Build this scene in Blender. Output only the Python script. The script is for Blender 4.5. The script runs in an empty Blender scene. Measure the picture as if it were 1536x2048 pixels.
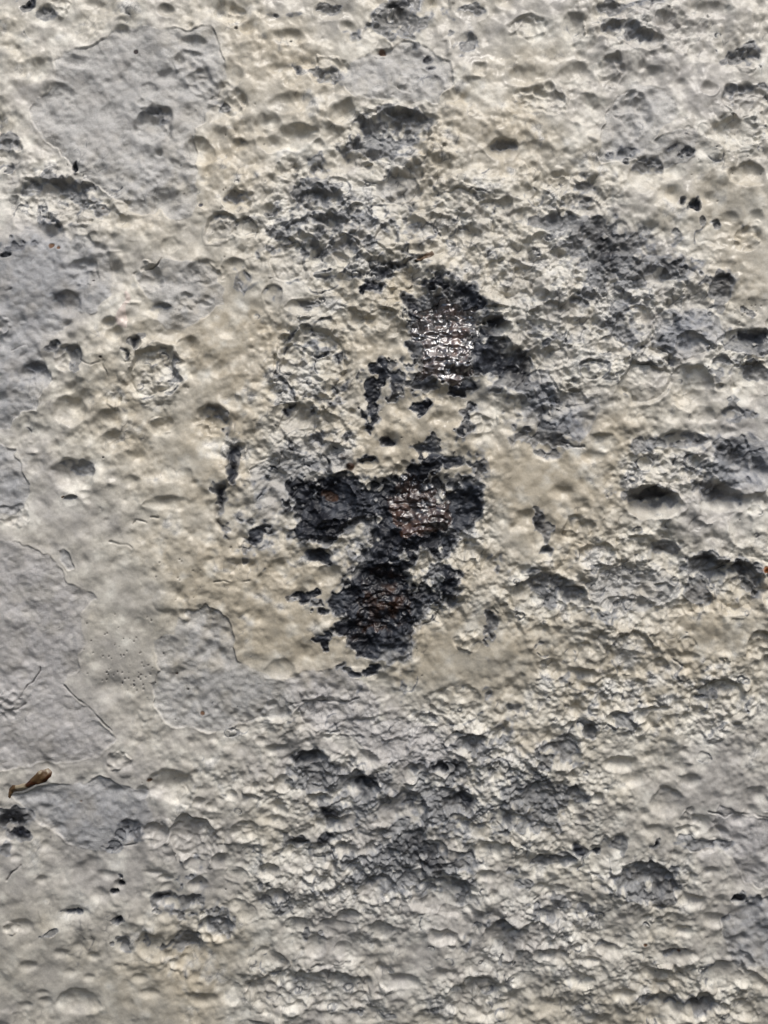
import bpy, math
import numpy as np

# ------------------------------------------------------------------ camera, sky, sun, exposure
sc = bpy.context.scene
S = 0.0002            # metres per photo pixel on the plate
DIST = 0.5            # camera to plate
ZC = 1.3              # height of the picture centre above ground level
cam_d = bpy.data.cameras.new("camera"); cam = bpy.data.objects.new("camera", cam_d)
sc.collection.objects.link(cam); sc.camera = cam
cam.location = (0, -DIST, ZC); cam.rotation_euler = (math.radians(90), 0, 0)
cam_d.sensor_fit = 'VERTICAL'; cam_d.sensor_height = 24.0
cam_d.angle_y = 2 * math.atan(1024 * S / DIST)
cam_d.clip_start = 0.01; cam_d.clip_end = 200
SUN_EL, SUN_AZ = math.radians(56), math.radians(18)      # azimuth: to the right of straight in front of the plate
w = bpy.data.worlds.new("World"); sc.world = w; w.use_nodes = True
nt = w.node_tree; nt.nodes.clear()
sky = nt.nodes.new("ShaderNodeTexSky"); sky.sky_type = 'NISHITA'; sky.sun_disc = False
sky.sun_elevation = SUN_EL; sky.sun_rotation = math.radians(180) - SUN_AZ
sky.air_density = 1.0; sky.dust_density = 3.0; sky.ozone_density = 0.8
bg = nt.nodes.new("ShaderNodeBackground"); bg.inputs[1].default_value = 0.07
wo = nt.nodes.new("ShaderNodeOutputWorld")
nt.links.new(sky.outputs[0], bg.inputs[0]); nt.links.new(bg.outputs[0], wo.inputs[0])
sd = bpy.data.lights.new("sun", 'SUN'); sun = bpy.data.objects.new("sun", sd); sc.collection.objects.link(sun)
sd.energy = 1.5; sd.angle = math.radians(20); sd.color = (1.0, 0.97, 0.92)
from mathutils import Vector
Ldir = Vector((math.cos(SUN_EL) * math.sin(SUN_AZ), -math.cos(SUN_EL) * math.cos(SUN_AZ), math.sin(SUN_EL)))
sun.rotation_euler = Ldir.to_track_quat('Z', 'Y').to_euler(); sun.location = (0.3, -1.2, 2.6)
sc.view_settings.view_transform = 'Standard'; sc.view_settings.look = 'None'
sc.view_settings.gamma = 1; sc.view_settings.exposure = .88
sc.cycles.max_bounces = 6; sc.cycles.diffuse_bounces = 4

# ------------------------------------------------------------------ sampling grid of the plate (photo pixels = 0.2 mm)
STEP = 1.75
def axis(n, margin_in, margin_out, k):
    inner = np.arange(-margin_in, n + margin_in + .1, STEP)
    t = np.linspace(0, 1, k + 1)[1:]
    out = (margin_out - margin_in) * (0.25 * t + 0.75 * t ** 2)
    return np.concatenate([(-margin_in - out)[::-1], inner, inner[-1] + out])
PX = axis(1536, 26, 420, 34); PY = axis(2048, 26, 420, 34)
NX, NY = len(PX), len(PY)
X, Y = np.meshgrid(PX, PY)
X = X.astype(np.float32); Y = Y.astype(np.float32)

# ------------------------------------------------------------------ field helpers
def bspl(c, cell):
    u = (c - c[0]) / cell; i = np.floor(u).astype(int); f = u - i
    K = i.max() + 4; W = np.zeros((len(c), K), np.float32); r = np.arange(len(c))
    W[r, i] = (1 - f) ** 3 / 6; W[r, i + 1] = (3 * f ** 3 - 6 * f ** 2 + 4) / 6
    W[r, i + 2] = (-3 * f ** 3 + 3 * f ** 2 + 3 * f + 1) / 6; W[r, i + 3] = f ** 3 / 6
    return W
def noise(cx, cy=None, seed=0):
    cy = cy or cx; rng = np.random.default_rng(seed)
    A, B = bspl(PY, cy), bspl(PX, cx)
    R = rng.standard_normal((A.shape[1], B.shape[1])).astype(np.float32)
    return (A @ R @ B.T) / 0.48
def fbm(cx, octs, seed, gain=.55, asp=1.0):
    n = 0; a = 1; t = 0
    for o in range(octs):
        n = n + a * noise(cx / 2 ** o, cx * asp / 2 ** o, seed + o); t += a * a; a *= gain
    return n / math.sqrt(t)
def sstep(a, b, x):
    t = np.clip((x - a) / (b - a), 0, 1); return t * t * (3 - 2 * t)
_wx = fbm(46, 4, 11) ; _wy = fbm(46, 4, 31)
def worley(cell, asp, seed, warp=4.0):
    rng = np.random.default_rng(seed)
    U = (X + warp * _wx + 3000) / cell; V = (Y + warp * _wy + 3000) / (cell * asp)
    iu, iv = np.floor(U).astype(int), np.floor(V).astype(int)
    N = 512; jx, jy = rng.random((N, N)).astype(np.float32), rng.random((N, N)).astype(np.float32)
    f1 = np.full(U.shape, 9, np.float32); f2 = f1.copy()
    for a in (-1, 0, 1):
        for b in (-1, 0, 1):
            p, q = iu + a, iv + b
            d = (p + jx[p % N, q % N] - U) ** 2 + (q + jy[p % N, q % N] - V) ** 2
            f2 = np.minimum(f2, np.maximum(f1, d)); f1 = np.minimum(f1, d)
    return np.sqrt(f1), np.sqrt(f2)
def win(x0, x1, y0, y1):
    return (slice(np.searchsorted(PY, y0), np.searchsorted(PY, y1) + 1),
            slice(np.searchsorted(PX, x0), np.searchsorted(PX, x1) + 1))
def poly_sdf(pts, warp=1.0, pad=40):
    """signed distance (negative inside) to a polygon with a ragged edge, on its window"""
    P = np.array(pts, np.float32); s = win(P[:, 0].min() - pad, P[:, 0].max() + pad, P[:, 1].min() - pad, P[:, 1].max() + pad)
    x = X[s] + warp * 5 * _wx[s] + warp * 1.6 * RAG[s]; y = Y[s] + warp * 5 * _wy[s] + warp * 1.6 * RAG2[s]
    d = np.full(x.shape, 1e9, np.float32); ins = np.zeros(x.shape, bool)
    for a, b in zip(P, np.roll(P, -1, 0)):
        e = b - a; t = np.clip(((x - a[0]) * e[0] + (y - a[1]) * e[1]) / max(1e-6, (e @ e)), 0, 1)
        d = np.minimum(d, (x - a[0] - t * e[0]) ** 2 + (y - a[1] - t * e[1]) ** 2)
        if a[1] != b[1]:
            ins ^= ((a[1] > y) != (b[1] > y)) & (x < (b[0] - a[0]) * (y - a[1]) / (b[1] - a[1]) + a[0])
    d = np.sqrt(d); return s, np.where(ins, -d, d)
def line_dist(pts, pad=30, warp=.6):
    P = np.array(pts, np.float32); s = win(P[:, 0].min() - pad, P[:, 0].max() + pad, P[:, 1].min() - pad, P[:, 1].max() + pad)
    x = X[s] + warp * 3 * _wx[s] + warp * 2 * RAG[s]; y = Y[s] + warp * 3 * _wy[s] + warp * 2 * RAG2[s]
    d = np.full(x.shape, 1e9, np.float32)
    for a, b in zip(P[:-1], P[1:]):
        e = b - a; t = np.clip(((x - a[0]) * e[0] + (y - a[1]) * e[1]) / max(1e-6, (e @ e)), 0, 1)
        d = np.minimum(d, (x - a[0] - t * e[0]) ** 2 + (y - a[1] - t * e[1]) ** 2)
    return s, np.sqrt(d)
RAG, RAG2 = fbm(13, 2, 51), fbm(13, 2, 61)
M_BIG, M_MID, M_FINE = fbm(60, 3, 71), fbm(24, 3, 81, .7), fbm(9, 2, 91, .7)
MOT = (0.55 * M_BIG + 0.75 * M_MID + 0.45 * M_FINE) / 1.03

# ------------------------------------------------------------------ what the plate shows (traced positions, photo pixels)
# pits: x, y, rx, ry, depth / radius, marks  (k bare primer and painted shade on the upper wall, r crumbly floor, n nipple, f flat floor, o chipped rim)
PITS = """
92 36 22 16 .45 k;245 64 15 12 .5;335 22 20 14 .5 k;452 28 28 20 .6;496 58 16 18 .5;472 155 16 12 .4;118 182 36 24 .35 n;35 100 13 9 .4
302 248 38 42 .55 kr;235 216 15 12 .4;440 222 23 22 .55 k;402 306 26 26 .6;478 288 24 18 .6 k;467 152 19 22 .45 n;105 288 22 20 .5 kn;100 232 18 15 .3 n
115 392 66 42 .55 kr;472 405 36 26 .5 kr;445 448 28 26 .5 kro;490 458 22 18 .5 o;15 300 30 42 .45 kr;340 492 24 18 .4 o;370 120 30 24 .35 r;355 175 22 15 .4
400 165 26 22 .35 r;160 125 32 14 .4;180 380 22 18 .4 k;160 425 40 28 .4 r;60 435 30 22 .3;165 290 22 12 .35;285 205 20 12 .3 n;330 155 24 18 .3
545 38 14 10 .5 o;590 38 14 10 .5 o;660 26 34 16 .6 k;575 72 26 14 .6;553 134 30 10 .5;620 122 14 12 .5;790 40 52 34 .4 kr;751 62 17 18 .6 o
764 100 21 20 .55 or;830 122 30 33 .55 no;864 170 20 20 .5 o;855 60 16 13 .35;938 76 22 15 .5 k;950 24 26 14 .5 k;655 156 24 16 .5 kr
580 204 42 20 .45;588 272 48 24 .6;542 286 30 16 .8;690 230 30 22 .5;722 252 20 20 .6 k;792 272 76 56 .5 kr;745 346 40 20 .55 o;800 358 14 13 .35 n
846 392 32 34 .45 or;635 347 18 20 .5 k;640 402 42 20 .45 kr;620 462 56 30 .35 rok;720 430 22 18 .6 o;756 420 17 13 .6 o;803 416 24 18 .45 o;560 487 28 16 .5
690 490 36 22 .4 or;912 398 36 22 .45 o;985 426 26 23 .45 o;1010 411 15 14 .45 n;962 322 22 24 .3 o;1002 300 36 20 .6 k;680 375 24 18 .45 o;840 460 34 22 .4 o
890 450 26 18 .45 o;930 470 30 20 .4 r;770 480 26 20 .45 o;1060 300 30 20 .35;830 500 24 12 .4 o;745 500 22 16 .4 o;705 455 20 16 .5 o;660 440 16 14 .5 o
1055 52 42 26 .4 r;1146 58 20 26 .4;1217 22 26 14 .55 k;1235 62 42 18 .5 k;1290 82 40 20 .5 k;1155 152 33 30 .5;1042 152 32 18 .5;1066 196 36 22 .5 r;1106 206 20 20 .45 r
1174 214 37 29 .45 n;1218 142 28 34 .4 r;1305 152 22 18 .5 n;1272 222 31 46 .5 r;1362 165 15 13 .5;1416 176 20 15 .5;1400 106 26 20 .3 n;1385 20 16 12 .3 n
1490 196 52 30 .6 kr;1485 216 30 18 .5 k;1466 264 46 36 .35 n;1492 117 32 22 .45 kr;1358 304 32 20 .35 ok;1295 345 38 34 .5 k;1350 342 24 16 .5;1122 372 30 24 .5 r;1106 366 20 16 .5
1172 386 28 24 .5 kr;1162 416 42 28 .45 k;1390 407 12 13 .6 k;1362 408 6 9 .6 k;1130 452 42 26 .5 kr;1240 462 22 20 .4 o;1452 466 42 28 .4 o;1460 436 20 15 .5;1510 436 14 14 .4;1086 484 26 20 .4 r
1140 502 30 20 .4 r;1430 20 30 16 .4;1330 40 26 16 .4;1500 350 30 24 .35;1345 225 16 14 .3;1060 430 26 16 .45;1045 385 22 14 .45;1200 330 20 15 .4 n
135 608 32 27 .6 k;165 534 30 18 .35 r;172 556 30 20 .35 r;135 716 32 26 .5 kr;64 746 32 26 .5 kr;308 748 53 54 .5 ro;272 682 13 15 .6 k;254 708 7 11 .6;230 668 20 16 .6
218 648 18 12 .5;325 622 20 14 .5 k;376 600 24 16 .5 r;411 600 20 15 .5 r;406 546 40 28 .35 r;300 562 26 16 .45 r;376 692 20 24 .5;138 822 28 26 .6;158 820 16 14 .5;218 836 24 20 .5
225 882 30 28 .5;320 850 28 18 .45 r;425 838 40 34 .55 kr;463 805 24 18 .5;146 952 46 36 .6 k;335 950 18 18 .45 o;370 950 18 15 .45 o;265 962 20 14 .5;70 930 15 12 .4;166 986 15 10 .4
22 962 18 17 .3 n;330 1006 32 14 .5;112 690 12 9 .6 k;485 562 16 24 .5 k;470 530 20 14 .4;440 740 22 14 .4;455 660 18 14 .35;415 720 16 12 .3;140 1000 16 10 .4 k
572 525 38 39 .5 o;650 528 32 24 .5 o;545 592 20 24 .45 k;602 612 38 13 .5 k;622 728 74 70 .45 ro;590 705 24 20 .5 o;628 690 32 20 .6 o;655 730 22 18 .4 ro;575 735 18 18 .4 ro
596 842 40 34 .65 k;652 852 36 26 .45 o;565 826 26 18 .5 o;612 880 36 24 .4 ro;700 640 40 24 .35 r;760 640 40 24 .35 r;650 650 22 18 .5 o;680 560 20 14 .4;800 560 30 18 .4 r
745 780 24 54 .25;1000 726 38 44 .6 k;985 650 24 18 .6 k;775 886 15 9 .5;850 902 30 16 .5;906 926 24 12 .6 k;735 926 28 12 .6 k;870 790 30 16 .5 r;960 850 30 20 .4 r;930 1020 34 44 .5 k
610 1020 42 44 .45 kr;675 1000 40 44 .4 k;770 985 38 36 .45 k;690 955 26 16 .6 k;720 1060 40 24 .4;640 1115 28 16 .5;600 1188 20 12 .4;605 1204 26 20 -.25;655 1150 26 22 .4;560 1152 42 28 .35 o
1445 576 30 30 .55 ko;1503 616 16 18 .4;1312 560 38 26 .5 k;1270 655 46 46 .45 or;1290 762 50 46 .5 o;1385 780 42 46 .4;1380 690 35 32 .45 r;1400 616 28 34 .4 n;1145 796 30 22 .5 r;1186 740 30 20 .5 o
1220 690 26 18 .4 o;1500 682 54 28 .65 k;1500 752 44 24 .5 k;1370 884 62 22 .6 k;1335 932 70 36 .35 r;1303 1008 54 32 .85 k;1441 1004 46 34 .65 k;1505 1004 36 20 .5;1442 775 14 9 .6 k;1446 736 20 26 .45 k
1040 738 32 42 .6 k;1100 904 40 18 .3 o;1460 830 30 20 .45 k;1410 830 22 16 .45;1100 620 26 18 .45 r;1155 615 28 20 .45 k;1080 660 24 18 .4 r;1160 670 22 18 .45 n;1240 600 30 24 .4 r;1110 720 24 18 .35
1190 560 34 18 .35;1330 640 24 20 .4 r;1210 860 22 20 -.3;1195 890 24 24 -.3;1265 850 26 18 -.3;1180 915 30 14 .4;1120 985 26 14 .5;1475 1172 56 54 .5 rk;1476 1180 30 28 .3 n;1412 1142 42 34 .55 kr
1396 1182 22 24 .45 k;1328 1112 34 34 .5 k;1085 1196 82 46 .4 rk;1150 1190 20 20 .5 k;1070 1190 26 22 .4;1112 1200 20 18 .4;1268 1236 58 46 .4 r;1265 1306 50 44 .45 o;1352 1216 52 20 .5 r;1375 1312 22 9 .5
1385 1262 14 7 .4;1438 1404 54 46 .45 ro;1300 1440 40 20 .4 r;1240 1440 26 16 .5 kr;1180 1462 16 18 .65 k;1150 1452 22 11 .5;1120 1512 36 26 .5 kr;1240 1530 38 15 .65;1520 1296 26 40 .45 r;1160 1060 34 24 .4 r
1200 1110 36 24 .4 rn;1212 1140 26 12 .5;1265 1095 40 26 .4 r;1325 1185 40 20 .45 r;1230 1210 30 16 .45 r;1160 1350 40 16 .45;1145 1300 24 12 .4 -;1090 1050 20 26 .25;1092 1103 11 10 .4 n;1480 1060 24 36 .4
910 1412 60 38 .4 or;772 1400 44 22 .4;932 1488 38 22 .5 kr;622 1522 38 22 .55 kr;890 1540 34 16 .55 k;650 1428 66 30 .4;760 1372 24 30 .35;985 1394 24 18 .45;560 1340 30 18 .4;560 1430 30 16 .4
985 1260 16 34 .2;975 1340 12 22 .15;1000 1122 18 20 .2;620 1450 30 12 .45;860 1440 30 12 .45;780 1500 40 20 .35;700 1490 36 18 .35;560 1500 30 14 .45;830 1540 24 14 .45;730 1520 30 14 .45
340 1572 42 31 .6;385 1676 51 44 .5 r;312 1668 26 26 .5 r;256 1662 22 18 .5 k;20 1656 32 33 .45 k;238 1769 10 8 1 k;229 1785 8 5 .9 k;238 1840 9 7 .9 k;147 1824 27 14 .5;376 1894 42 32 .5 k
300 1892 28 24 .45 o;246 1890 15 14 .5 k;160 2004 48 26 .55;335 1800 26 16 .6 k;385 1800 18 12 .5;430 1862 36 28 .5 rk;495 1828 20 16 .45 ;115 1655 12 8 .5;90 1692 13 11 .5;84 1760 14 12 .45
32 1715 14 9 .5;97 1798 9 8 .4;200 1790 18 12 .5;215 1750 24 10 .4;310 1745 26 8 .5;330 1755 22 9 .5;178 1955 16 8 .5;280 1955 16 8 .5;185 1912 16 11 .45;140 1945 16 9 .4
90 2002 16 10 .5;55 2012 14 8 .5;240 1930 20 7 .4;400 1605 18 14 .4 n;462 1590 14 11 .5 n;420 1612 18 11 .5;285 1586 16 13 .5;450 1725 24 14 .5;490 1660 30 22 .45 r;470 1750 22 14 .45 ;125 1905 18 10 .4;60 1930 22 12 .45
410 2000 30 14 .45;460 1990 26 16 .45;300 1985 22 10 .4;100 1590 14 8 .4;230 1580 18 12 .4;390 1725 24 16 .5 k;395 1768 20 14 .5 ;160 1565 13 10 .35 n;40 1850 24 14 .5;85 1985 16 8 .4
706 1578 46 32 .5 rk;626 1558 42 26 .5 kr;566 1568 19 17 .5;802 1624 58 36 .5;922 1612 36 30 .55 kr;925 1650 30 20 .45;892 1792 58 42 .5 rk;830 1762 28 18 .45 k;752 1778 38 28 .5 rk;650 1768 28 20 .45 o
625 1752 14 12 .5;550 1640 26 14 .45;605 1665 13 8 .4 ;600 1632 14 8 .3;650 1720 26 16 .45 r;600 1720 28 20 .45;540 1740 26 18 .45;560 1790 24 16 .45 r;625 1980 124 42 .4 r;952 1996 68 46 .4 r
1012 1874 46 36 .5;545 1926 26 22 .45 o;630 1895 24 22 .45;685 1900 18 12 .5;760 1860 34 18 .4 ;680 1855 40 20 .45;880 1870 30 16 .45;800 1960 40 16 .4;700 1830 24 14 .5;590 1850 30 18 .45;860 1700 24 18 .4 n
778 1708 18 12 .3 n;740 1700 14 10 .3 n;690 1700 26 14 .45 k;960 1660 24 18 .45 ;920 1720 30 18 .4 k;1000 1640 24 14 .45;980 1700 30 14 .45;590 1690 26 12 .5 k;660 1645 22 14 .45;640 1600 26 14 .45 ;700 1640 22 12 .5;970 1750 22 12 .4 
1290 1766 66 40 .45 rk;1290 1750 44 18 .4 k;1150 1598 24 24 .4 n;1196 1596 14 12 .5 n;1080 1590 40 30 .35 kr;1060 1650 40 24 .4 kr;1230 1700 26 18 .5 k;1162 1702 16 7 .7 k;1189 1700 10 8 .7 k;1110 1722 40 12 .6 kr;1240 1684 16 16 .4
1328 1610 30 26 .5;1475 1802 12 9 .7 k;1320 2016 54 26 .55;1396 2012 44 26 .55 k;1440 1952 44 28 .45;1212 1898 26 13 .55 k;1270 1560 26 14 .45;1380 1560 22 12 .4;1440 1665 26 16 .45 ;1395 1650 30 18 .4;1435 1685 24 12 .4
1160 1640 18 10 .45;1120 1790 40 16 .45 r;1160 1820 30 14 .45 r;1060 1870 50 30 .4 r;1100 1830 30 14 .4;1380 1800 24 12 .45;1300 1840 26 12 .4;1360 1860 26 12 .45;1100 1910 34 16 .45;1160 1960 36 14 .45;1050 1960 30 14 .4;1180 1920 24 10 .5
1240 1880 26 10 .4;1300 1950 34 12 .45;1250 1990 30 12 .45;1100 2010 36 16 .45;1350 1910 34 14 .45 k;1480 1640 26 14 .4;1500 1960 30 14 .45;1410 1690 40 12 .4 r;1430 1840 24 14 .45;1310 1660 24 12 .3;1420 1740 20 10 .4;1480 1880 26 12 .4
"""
# patches with a ragged edge where a coat is missing (polygons)
GREY = [   # name of look, polygon
 ("pale", [(108,140),(110,115),(122,98),(135,103),(170,85),(230,62),(300,52),(345,60),(380,75),(400,70),(420,68),(435,80),(443,105),(447,130),(440,155),(430,185),(425,202),(420,240),(395,290),(380,340),(378,370),(390,410),(375,435),(355,440),(335,430),(325,415),(315,406),(305,422),(285,425),(255,420),(235,395),(220,378),(190,355),(150,340),(90,280),(60,230),(72,190),(108,165)]),
 ("blue", [(-20,505),(20,487),(42,470),(46,458),(65,455),(80,437),(100,443),(122,462),(140,485),(160,480),(175,475),(190,483),(205,485),(212,500),(216,530),(222,560),(217,595),(195,607),(190,620),(170,620),(150,615),(120,655),(80,668),(75,700),(100,760),(80,790),(70,815),(30,830),(20,855),(-20,862)]),
 ("blue", [(-20,888),(20,892),(30,910),(45,935),(62,960),(52,985),(48,1010),(20,1035),(-20,1030)]),
 ("pale", [(265,548),(300,545),(325,522),(370,518),(420,528),(438,558),(443,590),(425,612),(400,640),(365,655),(330,650),(310,630),(305,605),(280,580)]),
 ("pale", [(310,1275),(320,1268),(342,1266),(345,1245),(355,1238),(370,1240),(376,1225),(400,1218),(420,1215),(438,1226),(455,1240),(463,1265),(468,1290),(480,1315),(520,1345),(570,1370),(600,1400),(560,1440),(480,1440),(440,1460),(380,1457),(360,1460),(330,1446),(318,1430),(312,1400),(310,1380),(305,1362),(315,1345),(325,1335),(320,1310),(310,1292)]),
 ("mauve", [(-20,1085),(60,1090),(100,1105),(140,1165),(185,1187),(190,1197),(160,1228),(165,1255),(172,1290),(158,1299),(157,1340),(155,1352),(135,1360),(130,1375),(170,1415),(215,1450),(228,1466),(195,1512),(100,1525),(-20,1530)]),
 ("blue", [(122,1102),(133,1100),(150,1115),(156,1138),(140,1142),(122,1120)]),
 ("blue", [(20,1590),(100,1572),(220,1555),(290,1580),(305,1640),(240,1695),(140,1692),(60,1640)]),
 ("pale", [(1195,300),(1212,245),(1235,190),(1260,160),(1300,170),(1345,190),(1350,222),(1322,252),(1310,275),(1345,250),(1380,262),(1388,310),(1330,333),(1255,322),(1205,320)]),
 ("pale", [(690,130),(720,105),(770,90),(800,75),(850,90),(900,110),(915,165),(880,200),(790,195),(700,190),(680,160)]),
 ("pale", [(740,370),(790,345),(830,350),(845,380),(800,400),(770,395)]),
 ("pale", [(500,935),(560,890),(640,880),(700,900),(705,930),(650,950),(590,960),(560,1010),(505,1010)]),
 ("blue", [(1035,790),(1060,755),(1100,735),(1120,775),(1180,800),(1198,825),(1190,860),(1165,885),(1120,862),(1075,850),(1045,840)]),
 ("blue", [(1320,640),(1380,620),(1440,640),(1452,670),(1420,700),(1360,712),(1310,690)]),
 ("blue", [(1420,905),(1450,882),(1500,872),(1560,880),(1560,962),(1500,985),(1455,965),(1425,945)]),
 ("pale", [(1175,1160),(1230,1130),(1330,1140),(1370,1180),(1330,1220),(1250,1225),(1190,1200)]),
 ("pale", [(730,1690),(770,1680),(810,1690),(820,1715),(780,1730),(735,1725)]),
 ("mauve", [(560,1360),(640,1352),(690,1335),(740,1380),(760,1440),(850,1450),(900,1500),(850,1560),(700,1480),(600,1440)]),
 ("mauve", [(1445,1600),(1510,1630),(1560,1640),(1560,1780),(1500,1770),(1450,1700),(1430,1640)]),
 ("blue", [(1445,1840),(1500,1800),(1560,1790),(1560,1920),(1480,1930),(1450,1890)]),
]
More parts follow.
